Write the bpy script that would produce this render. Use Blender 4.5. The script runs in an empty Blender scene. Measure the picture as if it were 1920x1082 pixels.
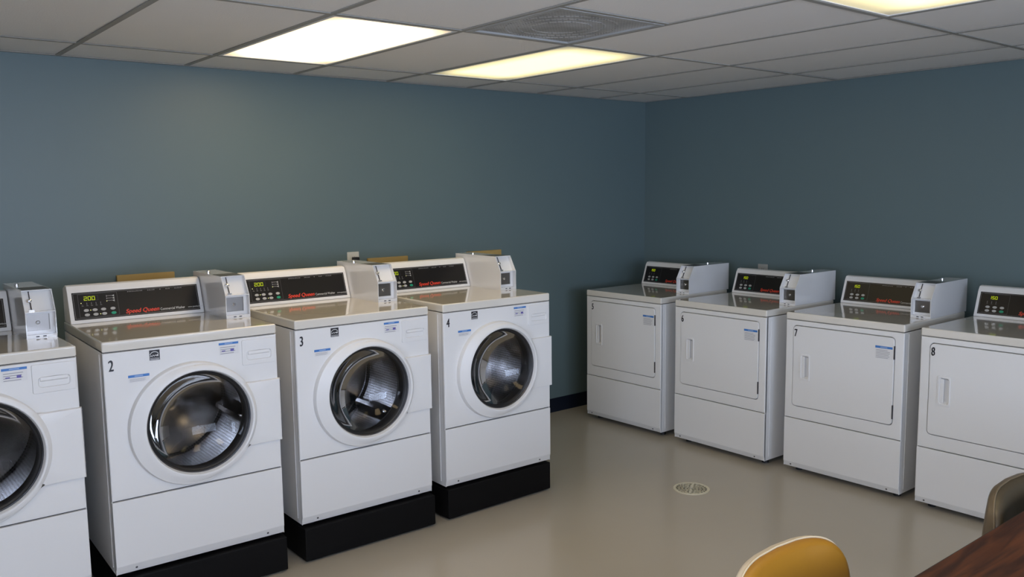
import bpy, bmesh, math, random
from mathutils import Vector, Matrix
random.seed(4)
PI = math.pi
scn = bpy.context.scene
C = scn.collection

# ------------------------------------------------------------------ camera
def setup_camera():
    yaw, pitch, roll, f = -0.6820248, -0.1137875, -0.0126620, 1616.3985
    F = Vector((-math.sin(yaw)*math.cos(pitch), math.cos(yaw)*math.cos(pitch), math.sin(pitch)))
    R0 = Vector((math.cos(yaw), math.sin(yaw), 0)); U0 = R0.cross(F)
    c, s = math.cos(roll), math.sin(roll)
    R = c*R0 + s*U0; U = -s*R0 + c*U0
    cam = bpy.data.cameras.new('camera'); co = bpy.data.objects.new('camera', cam); C.objects.link(co)
    cam.sensor_fit = 'HORIZONTAL'; cam.sensor_width = 36.0; cam.lens = f*36.0/1920.0
    cam.clip_start = 0.05; cam.clip_end = 60
    M = Matrix((R, U, -F)).transposed().to_4x4(); M.translation = Vector((-5.16899, -4.67617, 1.64164))
    co.matrix_world = M
    scn.camera = co
setup_camera()

# ------------------------------------------------------------------ sky and exposure
HC = 2.3136                      # ceiling height
XL, YB = -7.4, -7.0              # far ends of the room (behind the camera)
WIN = (-6.0, -2.0, 0.75, 2.15)   # window in the wall behind the camera: x0 x1 z0 z1
ADDED_WIN = (-6.6, -3.6, 0.75, 2.15)  # unseen window added in the side wall to cool and brighten the dryers: y0 y1 z0 z1
SKY = 8.6
world = bpy.data.worlds.new('sky'); scn.world = world; world.use_nodes = True
bg = world.node_tree.nodes['Background']
bg.inputs[0].default_value = (0.66, 0.76, 1.0, 1); bg.inputs[1].default_value = SKY
pl = bpy.data.lights.new('daylight_portal', 'AREA'); pl.shape = 'RECTANGLE'
pl.size = WIN[1]-WIN[0]; pl.size_y = WIN[3]-WIN[2]; pl.cycles.is_portal = True
po = bpy.data.objects.new('daylight_portal', pl); C.objects.link(po)
po.location = ((WIN[0]+WIN[1])/2, YB-0.13, (WIN[2]+WIN[3])/2); po.rotation_euler = (PI/2, 0, 0)   # shines +y
pl2 = bpy.data.lights.new('daylight_portal', 'AREA'); pl2.shape = 'RECTANGLE'
pl2.size = ADDED_WIN[1]-ADDED_WIN[0]; pl2.size_y = ADDED_WIN[3]-ADDED_WIN[2]; pl2.cycles.is_portal = True
po2 = bpy.data.objects.new('daylight_portal', pl2); C.objects.link(po2)
po2.location = (XL-0.13, (ADDED_WIN[0]+ADDED_WIN[1])/2, (ADDED_WIN[2]+ADDED_WIN[3])/2); po2.rotation_euler = (PI/2, 0, -PI/2)  # shines +x
vs = scn.view_settings
scn.display_settings.display_device = 'sRGB'
vs.view_transform = 'Standard'; vs.look = 'None'; vs.gamma = 1.0; vs.use_curve_mapping = False
vs.exposure = 0.44

# ------------------------------------------------------------------ materials
MATS = {}
def mat(name, col, rough=0.5, metal=0.0, coat=0.0, spec=0.5, emit=None, estr=0.0):
    if name in MATS: return MATS[name]
    m = bpy.data.materials.new(name); m.use_nodes = True
    b = m.node_tree.nodes['Principled BSDF']
    b.inputs['Base Color'].default_value = (*col, 1); b.inputs['Roughness'].default_value = rough
    b.inputs['Metallic'].default_value = metal; b.inputs['Coat Weight'].default_value = coat
    b.inputs['Coat Roughness'].default_value = 0.08; b.inputs['Specular IOR Level'].default_value = spec
    if emit:
        b.inputs['Emission Color'].default_value = (*emit, 1); b.inputs['Emission Strength'].default_value = estr
    MATS[name] = m
    return m
def nodes(m): return m.node_tree.nodes, m.node_tree.links, m.node_tree.nodes['Principled BSDF']
def add_noise(m, scale, amount, bump=0.0, col2=None, detail=4, stretch=None, bscale=None, dist=0.002):
    """mottle the base colour and add a fine bump, in object space"""
    n, l, b = nodes(m)
    tc = n.new('ShaderNodeTexCoord'); mp = n.new('ShaderNodeMapping')
    if stretch: mp.inputs['Scale'].default_value = stretch
    l.new(tc.outputs['Object'], mp.inputs['Vector'])
    nz = n.new('ShaderNodeTexNoise'); nz.inputs['Scale'].default_value = scale; nz.inputs['Detail'].default_value = detail
    l.new(mp.outputs[0], nz.inputs['Vector'])
    mx = n.new('ShaderNodeMix'); mx.data_type = 'RGBA'
    c = b.inputs['Base Color'].default_value
    mx.inputs[6].default_value = c
    c2 = (*col2, 1) if col2 else (c[0]*(1-amount), c[1]*(1-amount), c[2]*(1-amount), 1)
    mx.inputs[7].default_value = c2
    l.new(nz.outputs[0], mx.inputs[0]); l.new(mx.outputs[2], b.inputs['Base Color'])
    if bump:
        n2 = n.new('ShaderNodeTexNoise'); n2.inputs['Scale'].default_value = bscale or scale*6; n2.inputs['Detail'].default_value = 3
        l.new(mp.outputs[0], n2.inputs['Vector'])
        bp = n.new('ShaderNodeBump'); bp.inputs['Strength'].default_value = bump; bp.inputs['Distance'].default_value = dist
        l.new(n2.outputs[0], bp.inputs['Height']); l.new(bp.outputs[0], b.inputs['Normal'])
    return m

WALLM = add_noise(mat('teal_wall_paint', (0.133, 0.188, 0.198), 0.42, spec=0.4), 1.3, 0.06, 0.12, bscale=90, dist=0.001)
FLOORM = add_noise(mat('floor_paint', (0.45, 0.41, 0.34), 0.22, spec=0.5), 2.0, 0.08, 0.02, bscale=14, dist=0.002)
TILEM = add_noise(mat('ceiling_tile', (0.86, 0.835, 0.80), 0.9, spec=0.1), 1.1, 0.05, 0.5, bscale=160, dist=0.002)
TEEM = mat('tee_bar_metal', (0.34, 0.33, 0.30), 0.7, spec=0.2)
WHITE = mat('white_enamel', (0.75, 0.75, 0.745), 0.45, spec=0.4)
TOPM = mat('worktop_enamel', (0.72, 0.69, 0.625), 0.06, coat=0.8, spec=0.6)
PLAST = mat('white_plastic', (0.745, 0.745, 0.74), 0.38)
SHEET = mat('white_sheet_metal', (0.72, 0.72, 0.72), 0.2, coat=0.7)
SEAM = mat('seam_shade', (0.05, 0.05, 0.055), 0.7)  # dark tone stands for the shade inside panel and door gaps
BLACKP = mat('black_panel_film', (0.009, 0.008, 0.008), 0.3, spec=0.35)
LINEM = mat('grey_print', (0.25, 0.25, 0.26), 0.5)
DIMM = mat('dim_print', (0.10, 0.10, 0.105), 0.5)
WPRINT = mat('white_print', (0.62, 0.62, 0.60), 0.5)
REDM = mat('red_print', (0.62, 0.045, 0.02), 0.45)
GREENB = mat('green_button', (0.01, 0.30, 0.17), 0.4)
GREYB = mat('grey_button', (0.42, 0.42, 0.41), 0.4)
LED = mat('display_segment', (0.2, 0.25, 0.0), 0.4, emit=(0.48, 0.60, 0.0), estr=0.62)
LEDW = mat('indicator_lamp', (0.5, 0.5, 0.2), 0.4, emit=(0.7, 0.7, 0.25), estr=0.8)
BLUEM = mat('blue_print', (0.05, 0.19, 0.52), 0.5)
PURPLE = mat('purple_print', (0.12, 0.10, 0.36), 0.5)
PAPER = mat('label_paper', (0.71, 0.71, 0.71), 0.5)
INK = mat('black_ink', (0.012, 0.012, 0.016), 0.45)
CHROME = mat('chrome', (0.75, 0.75, 0.76), 0.12, 1.0)
DSTEEL = mat('dark_steel', (0.10, 0.10, 0.11), 0.35, 0.8)
BRUSH = mat('brushed_steel', (0.23, 0.215, 0.20), 0.30, 1.0)
GASKET = mat('rubber_gasket', (0.012, 0.012, 0.013), 0.45)
PEDM = add_noise(mat('black_pedestal_paint', (0.004, 0.004, 0.0045), 0.6, spec=0.15), 6, 0.2)
NAVY = mat('navy_vinyl', (0.006, 0.010, 0.022), 0.5, spec=0.3)
WOODB = add_noise(mat('tan_board', (0.48, 0.33, 0.11), 0.6), 5, 0.25, stretch=(1, 1, 8))
HINGEM = mat('hinge_steel', (0.06, 0.06, 0.07), 0.5, 0.5)
PLATE = mat('outlet_plastic', (0.66, 0.64, 0.56), 0.45)
GPLATE = mat('grey_outlet_plastic', (0.40, 0.40, 0.38), 0.45)
BLACKPL = mat('black_plastic', (0.01, 0.01, 0.014), 0.4)
DTOP = mat('grey_top_label', (0.09, 0.10, 0.10), 0.5)
DRAINM = mat('drain_grate_paint', (0.66, 0.62, 0.48), 0.5)
DRAINH = mat('drain_pit', (0.10, 0.09, 0.07), 0.9)
YVIN = add_noise(mat('mustard_vinyl', (0.33, 0.150, 0.010), 0.36, spec=0.5), 4, 0.12, 0.15, bscale=220, dist=0.0006)
BVIN = add_noise(mat('brown_vinyl', (0.070, 0.052, 0.028), 0.40), 4, 0.15, 0.15, bscale=220, dist=0.0006)
CREAM = mat('cream_shell', (0.62, 0.55, 0.44), 0.3)
BSHELL = mat('tan_brown_shell', (0.11, 0.083, 0.05), 0.35)
PIPE = mat('pale_piping', (0.58, 0.48, 0.32), 0.35)
BPIPE = mat('brown_piping', (0.16, 0.12, 0.07), 0.35)
WINF = mat('window_frame_paint', (0.75, 0.75, 0.74), 0.4)

def drum_material():
    m = mat('perforated_drum', (0.40, 0.40, 0.41), 0.24, 1.0); n, l, b = nodes(m)
    tc = n.new('ShaderNodeTexCoord'); v = n.new('ShaderNodeTexVoronoi'); v.inputs['Scale'].default_value = 80
    v.inputs['Randomness'].default_value = 0.0
    sp = n.new('ShaderNodeSeparateXYZ'); mp = n.new('ShaderNodeMapping'); mp.inputs['Location'].default_value = (-.343, 0, -.560)
    l.new(tc.outputs['Object'], mp.inputs['Vector']); l.new(mp.outputs[0], sp.inputs[0])
    at = n.new('ShaderNodeMath'); at.operation = 'ARCTAN2'; l.new(sp.outputs[2], at.inputs[0]); l.new(sp.outputs[0], at.inputs[1])
    ml = n.new('ShaderNodeMath'); ml.operation = 'MULTIPLY'; ml.inputs[1].default_value = .262; l.new(at.outputs[0], ml.inputs[0])
    cb = n.new('ShaderNodeCombineXYZ'); l.new(ml.outputs[0], cb.inputs[0]); l.new(sp.outputs[1], cb.inputs[1])
    v.voronoi_dimensions = '2D'; l.new(cb.outputs[0], v.inputs['Vector'])       # holes laid out around the drum wall
    r = n.new('ShaderNodeValToRGB'); r.color_ramp.elements[0].position = 0.24; r.color_ramp.elements[1].position = 0.34
    r.color_ramp.elements[0].color = (0.12, 0.12, 0.12, 1); r.color_ramp.elements[1].color = (0.40, 0.40, 0.41, 1)
    l.new(v.outputs['Distance'], r.inputs[0]); l.new(r.outputs[0], b.inputs['Base Color'])
    return m
DRUMM = drum_material()
DRUMB = mat('drum_steel', (0.46, 0.46, 0.47), 0.18, 1.0)

def glass_material(name, tint, rough=0.02, ior=1.5):
    m = bpy.data.materials.new(name); m.use_nodes = True; n, l = m.node_tree.nodes, m.node_tree.links
    n.remove(n['Principled BSDF']); out = n['Material Output']
    t = n.new('ShaderNodeBsdfTransparent'); t.inputs[0].default_value = (*tint, 1)
    g = n.new('ShaderNodeBsdfGlossy'); g.inputs['Roughness'].default_value = rough; g.inputs[0].default_value = (.45, .45, .45, 1) if name == 'door_glass' else (1, 1, 1, 1)
    fr = n.new('ShaderNodeFresnel'); fr.inputs['IOR'].default_value = ior
    mx = n.new('ShaderNodeMixShader'); l.new(fr.outputs[0], mx.inputs[0]); l.new(t.outputs[0], mx.inputs[1]); l.new(g.outputs[0], mx.inputs[2])
    l.new(mx.outputs[0], out.inputs[0]); return m
BOWL = glass_material('door_glass', (0.78, 0.77, 0.76), 0.02, 1.42)
PANE = glass_material('window_glass', (0.97, 0.98, 0.98))

def lamp_material(name, col, strength):
    """diffuser of a lit fluorescent fixture: two tubes behind a prismatic lens"""
    m = bpy.data.materials.new(name); m.use_nodes = True; n, l, b = m.node_tree.nodes, m.node_tree.links, m.node_tree.nodes['Principled BSDF']
    b.inputs['Base Color'].default_value = (0.8, 0.8, 0.78, 1); b.inputs['Roughness'].default_value = 0.4
    tc = n.new('ShaderNodeTexCoord'); sp = n.new('ShaderNodeSeparateXYZ'); l.new(tc.outputs['Object'], sp.inputs[0])
    def edge(sock, half, width):       # 1 inside, falling to 0.35 at the rim where no tube lies behind the lens
        a = n.new('ShaderNodeMath'); a.operation = 'ABSOLUTE'; l.new(sock, a.inputs[0])
        mr = n.new('ShaderNodeMapRange'); mr.interpolation_type = 'SMOOTHSTEP'
        mr.inputs[1].default_value = half-width; mr.inputs[2].default_value = half
        mr.inputs[3].default_value = 1.0; mr.inputs[4].default_value = 0.28
        l.new(a.outputs[0], mr.inputs[0]); return mr.outputs[0]
    ml = n.new('ShaderNodeMath'); ml.operation = 'MULTIPLY'
    l.new(edge(sp.outputs[0], 0.29, 0.16), ml.inputs[0]); l.new(edge(sp.outputs[1], 0.59, 0.20), ml.inputs[1])
    m2 = n.new('ShaderNodeMath'); m2.operation = 'MULTIPLY'; m2.inputs[1].default_value = strength; l.new(ml.outputs[0], m2.inputs[0])
    b.inputs['Emission Color'].default_value = (*col, 1); l.new(m2.outputs[0], b.inputs['Emission Strength'])
    return m

def vent_material():
    m = mat('perforated_vent_plate', (0.30, 0.30, 0.30), 0.5); n, l, b = nodes(m)
    tc = n.new('ShaderNodeTexCoord'); v = n.new('ShaderNodeTexVoronoi'); v.inputs['Scale'].default_value = 60; v.inputs['Randomness'].default_value = 0
    l.new(tc.outputs['Object'], v.inputs['Vector'])
    nz = n.new('ShaderNodeTexNoise'); nz.inputs['Scale'].default_value = 5; nz.inputs['Detail'].default_value = 5; l.new(tc.outputs['Object'], nz.inputs['Vector'])
    r = n.new('ShaderNodeValToRGB'); r.color_ramp.elements[0].position = 0.22; r.color_ramp.elements[1].position = 0.36
    r.color_ramp.elements[0].color = (0.16, 0.16, 0.16, 1); r.color_ramp.elements[1].color = (0.52, 0.52, 0.52, 1)
    l.new(v.outputs['Distance'], r.inputs[0])
    mx = n.new('ShaderNodeMix'); mx.data_type = 'RGBA'; mx.blend_type = 'MULTIPLY'; mx.inputs[0].default_value = 0.7
    r2 = n.new('ShaderNodeValToRGB'); r2.color_ramp.elements[0].position = 0.35; r2.color_ramp.elements[1].position = 0.62
    r2.color_ramp.elements[0].color = (0.45, 0.43, 0.38, 1)
    l.new(nz.outputs[0], r2.inputs[0]); l.new(r.outputs[0], mx.inputs[6]); l.new(r2.outputs[0], mx.inputs[7])
    l.new(mx.outputs[2], b.inputs['Base Color']); return m
VENTM = vent_material()

def wood_table():
    m = mat('walnut_laminate', (0.085, 0.026, 0.012), 0.42, spec=0.3); n, l, b = nodes(m)
    tc = n.new('ShaderNodeTexCoord'); mp = n.new('ShaderNodeMapping'); mp.inputs['Scale'].default_value = (1.2, 9, 1)
    mp.inputs['Rotation'].default_value = (0, 0, 0.12)
    l.new(tc.outputs['Object'], mp.inputs['Vector'])
    w = n.new('ShaderNodeTexNoise'); w.inputs['Scale'].default_value = 3.2; w.inputs['Detail'].default_value = 6; w.inputs['Distortion'].default_value = 1.6
    l.new(mp.outputs[0], w.inputs['Vector'])
    r = n.new('ShaderNodeValToRGB'); e = r.color_ramp.elements
    e[0].position = 0.36; e[0].color = (0.032, 0.010, 0.005, 1); e[1].position = 0.66; e[1].color = (0.105, 0.033, 0.011, 1)
    l.new(w.outputs[0], r.inputs[0]); l.new(r.outputs[0], b.inputs['Base Color']); return m
TABLEM = wood_table()

# ------------------------------------------------------------------ mesh helpers
def link(name, me, parent=None, loc=None, rot=None):
    o = bpy.data.objects.new(name, me); C.objects.link(o)
    if parent is not None: o.parent = parent
    if loc is not None: o.location = loc
    if rot is not None: o.rotation_euler = rot
    return o
def finish(name, bm, m, sharp=35, recalc=True):
    if recalc: bmesh.ops.recalc_face_normals(bm, faces=bm.faces)
    me = bpy.data.meshes.new(name); bm.to_mesh(me); bm.free()
    me.polygons.foreach_set('use_smooth', [True]*len(me.polygons)); me.set_sharp_from_angle(angle=math.radians(sharp))
    # area-weighted corner normals, so that large flat faces stay flat beside their rounded edges
    lim = math.cos(math.radians(sharp)); fn = [p.normal.copy() for p in me.polygons]; fa = [p.area for p in me.polygons]
    vf = [[] for _ in me.vertices]
    for p in me.polygons:
        for v in p.vertices: vf[v].append(p.index)
    ln = [Vector((0, 0, 1))]*len(me.loops)
    for p in me.polygons:
        a = fn[p.index]
        for li in p.loop_indices:
            n_ = Vector((0, 0, 0))
            for q in vf[me.loops[li].vertex_index]:
                if fn[q].dot(a) >= lim: n_ += fn[q]*fa[q]
            ln[li] = n_.normalized() if n_.length > 1e-14 else a
    if len(me.polygons) > 1: me.normals_split_custom_set([tuple(v) for v in ln])
    me.materials.append(m); return me
def obj(name, bm, m, parent=None, loc=None, rot=None, sharp=35): return link(name, finish(name, bm, m, sharp), parent, loc, rot)
CACHE = {}
def part(name, key, build, m, parent, loc=None, rot=None, sharp=35):
    """a part whose mesh is shared by every look-alike"""
    k = (key, m.name)
    if k not in CACHE: CACHE[k] = finish(name, build(), m, sharp)
    return link(name, CACHE[k], parent, loc, rot)
def thing(name, label, cat, loc=(0, 0, 0), rz=0, group=None):
    o = link(name, None, None, loc, (0, 0, rz)); tag(o, label, cat, group); return o
def tag(o, label, cat, group=None):
    o['label'] = label; o['category'] = cat
    if group: o['group'] = group
    return o
def box(bm, x0, x1, y0, y1, z0, z1):
    r = bmesh.ops.create_cube(bm, size=1.0)['verts']
    for v in r: v.co = Vector((x0+(v.co.x+.5)*(x1-x0), y0+(v.co.y+.5)*(y1-y0), z0+(v.co.z+.5)*(z1-z0)))
    return r
def rbox(x0, x1, y0, y1, z0, z1, r=0.004, seg=2):
    bm = bmesh.new(); box(bm, x0, x1, y0, y1, z0, z1)
    if r > 0: bmesh.ops.bevel(bm, geom=bm.edges[:], offset=r, segments=seg, affect='EDGES', profile=0.5)
    return bm
def boxes(*bs):
    bm = bmesh.new()
    for b in bs: box(bm, *b)
    return bm
def prism_x(prof, x0, x1, bev=0.0, seg=2):
    """profile of (y, z) swept along x"""
    bm = bmesh.new()
    a = [bm.verts.new((x0, y, z)) for y, z in prof]; b = [bm.verts.new((x1, y, z)) for y, z in prof]
    n = len(prof); bm.faces.new(a); bm.faces.new(b[::-1])
    for i in range(n): bm.faces.new((a[i], b[i], b[(i+1) % n], a[(i+1) % n]))
    bmesh.ops.recalc_face_normals(bm, faces=bm.faces)
    if bev: bmesh.ops.bevel(bm, geom=bm.edges[:], offset=bev, segments=seg, affect='EDGES', profile=0.5)
    return bm
def rrect(x0, x1, z0, z1, r, n=6):
    pts = []
    for cx, cz, a0 in ((x1-r, z1-r, 0), (x0+r, z1-r, 90), (x0+r, z0+r, 180), (x1-r, z0+r, 270)):
        for k in range(n+1):
            a = math.radians(a0+90*k/n); pts.append((cx+r*math.cos(a), cz+r*math.sin(a)))
    return pts
def circle(cx, cz, r, n=64): return [(cx+r*math.cos(2*PI*k/n), cz+r*math.sin(2*PI*k/n)) for k in range(n)]
def ray_r(poly, c, th):
    dx, dz = math.cos(th), math.sin(th); best = 0
    for i in range(len(poly)):
        ax, az = poly[i][0]-c[0], poly[i][1]-c[1]; bx, bz = poly[(i+1) % len(poly)][0]-c[0], poly[(i+1) % len(poly)][1]-c[1]
        ex, ez = bx-ax, bz-az; den = dx*ez-dz*ex
        if abs(den) < 1e-12: continue
        t = (ax*ez-az*ex)/den; s = (ax*dz-az*dx)/den
        if t > 0 and -1e-6 <= s <= 1+1e-6: best = max(best, t)
    return best
def angles(c, *polys, n=32):
    A = [2*PI*k/n for k in range(n)]
    for p in polys:
        A += [math.atan2(z-c[1], x-c[0]) % (2*PI) for x, z in p]
    A.sort(); out = []
    for a in A:
        if not out or a-out[-1] > 1e-3: out.append(a)
    return out
def rings(loops, cap_end=False, cap_start=False):
    """loops: lists of xyz of equal length, joined by quads"""
    bm = bmesh.new(); V = [[bm.verts.new(p) for p in lp] for lp in loops]; n = len(loops[0])
    for a, b in zip(V, V[1:]):
        for i in range(n): bm.faces.new((a[i], a[(i+1) % n], b[(i+1) % n], b[i]))
    if cap_end: bm.faces.new(V[-1])
    if cap_start: bm.faces.new(V[0][::-1])
    return bm
def ring_panel(outer, inner, c, yf, yb, bev, pocket=None, edge=0.0):
    """front panel (facing -y) of any outline with a hole; pocket = (depth, shrink) closes the hole with a recessed floor"""
    A = angles(c, outer, inner); P = lambda r, a, y: (c[0]+r*math.cos(a), y, c[1]+r*math.sin(a))
    ro = [ray_r(outer, c, a) for a in A]; ri = [ray_r(inner, c, a) for a in A]
    L = [[P(r, a, yb) for r, a in zip(ro, A)], [P(r, a, yf+bev) for r, a in zip(ro, A)], [P(r-bev*.3, a, yf+bev*.3) for r, a in zip(ro, A)], [P(r-bev, a, yf) for r, a in zip(ro, A)]]
    e = edge or 0.002
    L += [[P(r+e, a, yf) for r, a in zip(ri, A)], [P(r, a, yf+e) for r, a in zip(ri, A)]]
    if pocket:
        d, s = pocket; L.append([P(r*s, a, yf+d) for r, a in zip(ri, A)]); return rings(L, cap_end=True)
    L.append([P(r, a, yb) for r, a in zip(ri, A)]); return rings(L)
def lathe_y(prof, c, n=64, cap=False):
    """profile of (radius, y) turned about the y axis through (cx, cz)"""
    return rings([[(c[0]+r*math.cos(2*PI*k/n), y, c[1]+r*math.sin(2*PI*k/n)) for k in range(n)] for r, y in prof], cap_end=cap)
def lathe_z(prof, n=32, cap=True, c=(0, 0)):
    return rings([[(c[0]+r*math.cos(2*PI*k/n), c[1]+r*math.sin(2*PI*k/n), z) for k in range(n)] for r, z in prof], cap_end=cap, cap_start=cap)
def flat_poly(polys, y=0.0):
    """flat shapes on the x-z plane facing -y"""
    bm = bmesh.new()
    for p in polys:
        vs_ = [bm.verts.new((x, y, z)) for x, z in p]; bm.faces.new(vs_)
    for f in bm.faces:
        f.normal_update()
        if f.normal.y > 0: f.normal_flip()
    return bm
def quad(x0, x1, z0, z1): return [(x0, z0), (x1, z0), (x1, z1), (x0, z1)]
def ellipse(cx, cz, rx, rz, n=16): return [(cx+rx*math.cos(2*PI*k/n), cz+rz*math.sin(2*PI*k/n)) for k in range(n)]
def tube(pts, r, n=10):
    bm = bmesh.new(); L = []
    pts = [Vector(p) for p in pts]; up = Vector((0.31, 0.2, 0.93))
    for i, p in enumerate(pts):
        d = (pts[min(i+1, len(pts)-1)]-pts[max(i-1, 0)]).normalized(); a = d.cross(up).normalized(); b = d.cross(a)
        L.append([p+r*(math.cos(2*PI*k/n)*a+math.sin(2*PI*k/n)*b) for k in range(n)])
    bm.free(); return rings(L, True, True)
TEXTC = {}
def text_mesh(s, size, sx=1.0, shear=0.0, bold=0.0, align='LEFT', m=INK, fat=0.0):
    k = (s, size, sx, shear, bold, align, m.name)
    if k in TEXTC: return TEXTC[k]
    cu = bpy.data.curves.new('lettering', 'FONT'); cu.body = s; cu.size = size; cu.shear = shear; cu.offset = bold; cu.align_x = align
    o = bpy.data.objects.new('lettering', cu); C.objects.link(o)
    dg = bpy.context.evaluated_depsgraph_get(); me = bpy.data.meshes.new_from_object(o.evaluated_get(dg))
    bpy.data.objects.remove(o); bpy.data.curves.remove(cu)
    for v in me.vertices: v.co = Vector((v.co.x*sx, 0, v.co.y))
    if fat:
        bm = bmesh.new()
        for k2 in (-1, 0, 1):
            n0 = len(bm.verts); bm.from_mesh(me); bm.verts.ensure_lookup_table()
            for v in bm.verts[n0:]: v.co.x += k2*fat; v.co.z += k2*fat*.6; v.co.y = k2*1e-5
        bm.to_mesh(me); bm.free()
    me.materials.clear(); me.materials.append(m); TEXTC[k] = me
    return me

# ------------------------------------------------------------------ room shell
def struct(o): o['kind'] = 'structure'; return o
struct(obj('floor', boxes((XL, 0, YB, 0, -0.1, 0)), FLOORM))
struct(obj('wall_left', boxes((XL-0.1, 0.1, 0, 0.1, 0, HC+0.3)), WALLM))            # the long wall behind the washers
struct(obj('wall_right', boxes((0, 0.1, YB-0.1, 0, 0, HC+0.3)), WALLM))             # the wall behind the dryers
OFFW = mat('off_white_paint', (0.62, 0.62, 0.59), 0.5)
sy0, sy1, sz0, sz1 = ADDED_WIN
struct(obj('wall_side', boxes((XL-0.1, XL, YB-0.1, sy0, 0, HC+0.3), (XL-0.1, XL, sy1, 0, 0, HC+0.3), (XL-0.1, XL, sy0, sy1, 0, sz0), (XL-0.1, XL, sy0, sy1, sz1, HC+0.3)), OFFW))
wx0, wx1, wz0, wz1 = WIN
struct(obj('wall_back', boxes((XL, wx0, YB-0.1, YB, 0, HC+0.3), (wx1, 0, YB-0.1, YB, 0, HC+0.3), (wx0, wx1, YB-0.1, YB, 0, wz0), (wx0, wx1, YB-0.1, YB, wz1, HC+0.3)), OFFW))
def window(name, loc, rz, width, hh):
    w = struct(link(name, None, None, loc, (0, 0, rz))); hw = width/2
    obj('window_frame', boxes((-hw, -hw+.05, -.05, .05, 0, hh), (hw-.05, hw, -.05, .05, 0, hh), (-hw+.05, hw-.05, -.05, .05, 0, .05), (-hw+.05, hw-.05, -.05, .05, hh-.05, hh), (-.025, .025, -.05, .05, .05, hh-.05)), WINF, w)
    for s in (-1, 1): obj('window_pane', boxes((min(s*.025, s*(hw-.05)), max(s*.025, s*(hw-.05)), -.003, .003, .05, hh-.05)), PANE, w)
window('window_1', ((wx0+wx1)/2, YB-0.05, wz0), 0, wx1-wx0, wz1-wz0)
window('added_window', (XL-0.05, (sy0+sy1)/2, sz0), PI/2, sy1-sy0, sz1-sz0)  # added window, unseen, for light on the dryer fronts
struct(obj('baseboard_left', prism_x([(0, 0), (0, .102), (-.004, .102), (-.006, .098), (-.006, .012), (-.012, 0)], XL, 0), NAVY))
bbr = struct(obj('baseboard_right', prism_x([(0, 0), (0, .102), (-.004, .102), (-.006, .098), (-.006, .012), (-.012, 0)], 0, -YB), NAVY))
bbr.rotation_euler = (0, 0, -PI/2)
bbr.location = (0, 0, 0)

# ceiling: slab, lay-in tiles and tee bars on a 2 x 4 ft grid
T = 0.6096; GX, GB = -0.5179, -0.4204
xs = [0.0]+[GX-k*T for k in range(12) if GX-k*T > XL+.05]+[XL]
ys = [0.0]+[GB-k*2*T for k in range(6) if GB-k*2*T > YB+.05]+[YB]
ceil = struct(obj('ceiling', boxes((XL, 0, YB, 0, HC+.18, HC+.3)), mat('plenum_shade', (0.06, 0.06, 0.065), 0.9)))  # slab coloured dark so the gap at the slipped tile looks shaded
LIGHTS = {}   # (column, row) -> lamp colour and strength
WARM, YEL = (1.0, 0.75, 0.42), (1.0, 0.84, 0.40)
LIGHTS[(5, 1)] = ('lit_diffuser_white', WARM, 4.7); LIGHTS[(3, 1)] = ('lit_diffuser_yellow', YEL, 1.35)
LIGHTS[(3, 3)] = ('lit_diffuser_yellow', YEL, 1.35); LIGHTS[(5, 3)] = ('lit_diffuser_white', WARM, 4.7)  # the second, white panel here is added, out of view
LIGHTS[(8, 3)] = ('lit_diffuser_white', WARM, 4.7)  # another added panel, out of view, for more room light
VENT = (4, 2)
tee = 0.012
def tile(x0, x1, y0, y1):
    k = ('tile', round(x1-x0, 4), round(y1-y0, 4)); sx, sy = x1-x0, y1-y0
    part('ceiling_tile', k, lambda: rbox(-sx/2+.003, sx/2-.003, -sy/2+.003, sy/2-.003, 0, .016, .002, 1), TILEM, ceil, ((x0+x1)/2, (y0+y1)/2, HC+.002+random.uniform(0, .0015)), (random.uniform(-.0012, .0012), random.uniform(-.0015, .0015), 0))
LAB = {(5, 1): 'bright warm white ceiling light panel, leftmost of the three lit panels', (3, 1): 'yellowish ceiling light panel next to the ceiling vent, middle of the three',
       (3, 3): 'yellowish ceiling light panel cut by the top edge, rightmost of the three', (5, 3): 'added ceiling light panel out of view above the table, nearer the camera',
       (8, 3): 'added ceiling light panel out of view at the far left, above the camera'}
def ceiling_light(x0, x1, y0, y1, key):
    nm, col, st = LIGHTS[key]
    t = thing('ceiling_light', LAB[key], 'ceiling light', ((x0+x1)/2, (y0+y1)/2, HC), 0, 'recessed fluorescent ceiling lights')
    hx, hy = (x1-x0)/2, (y1-y0)/2
    part('lamp_frame', 'lampframe', lambda: boxes((-hx, -hx+.016, -hy, hy, -.002, .02), (hx-.016, hx, -hy, hy, -.002, .02), (-hx+.016, hx-.016, -hy, -hy+.016, -.002, .02), (-hx+.016, hx-.016, hy-.016, hy, -.002, .02)), PLAST, t)
    if nm not in MATS: MATS[nm] = lamp_material(nm, col, st)
    part('diffuser', 'lens', lambda: boxes((-hx+.016, hx-.016, -hy+.016, hy-.016, .001, .004)), MATS[nm], t)
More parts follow.
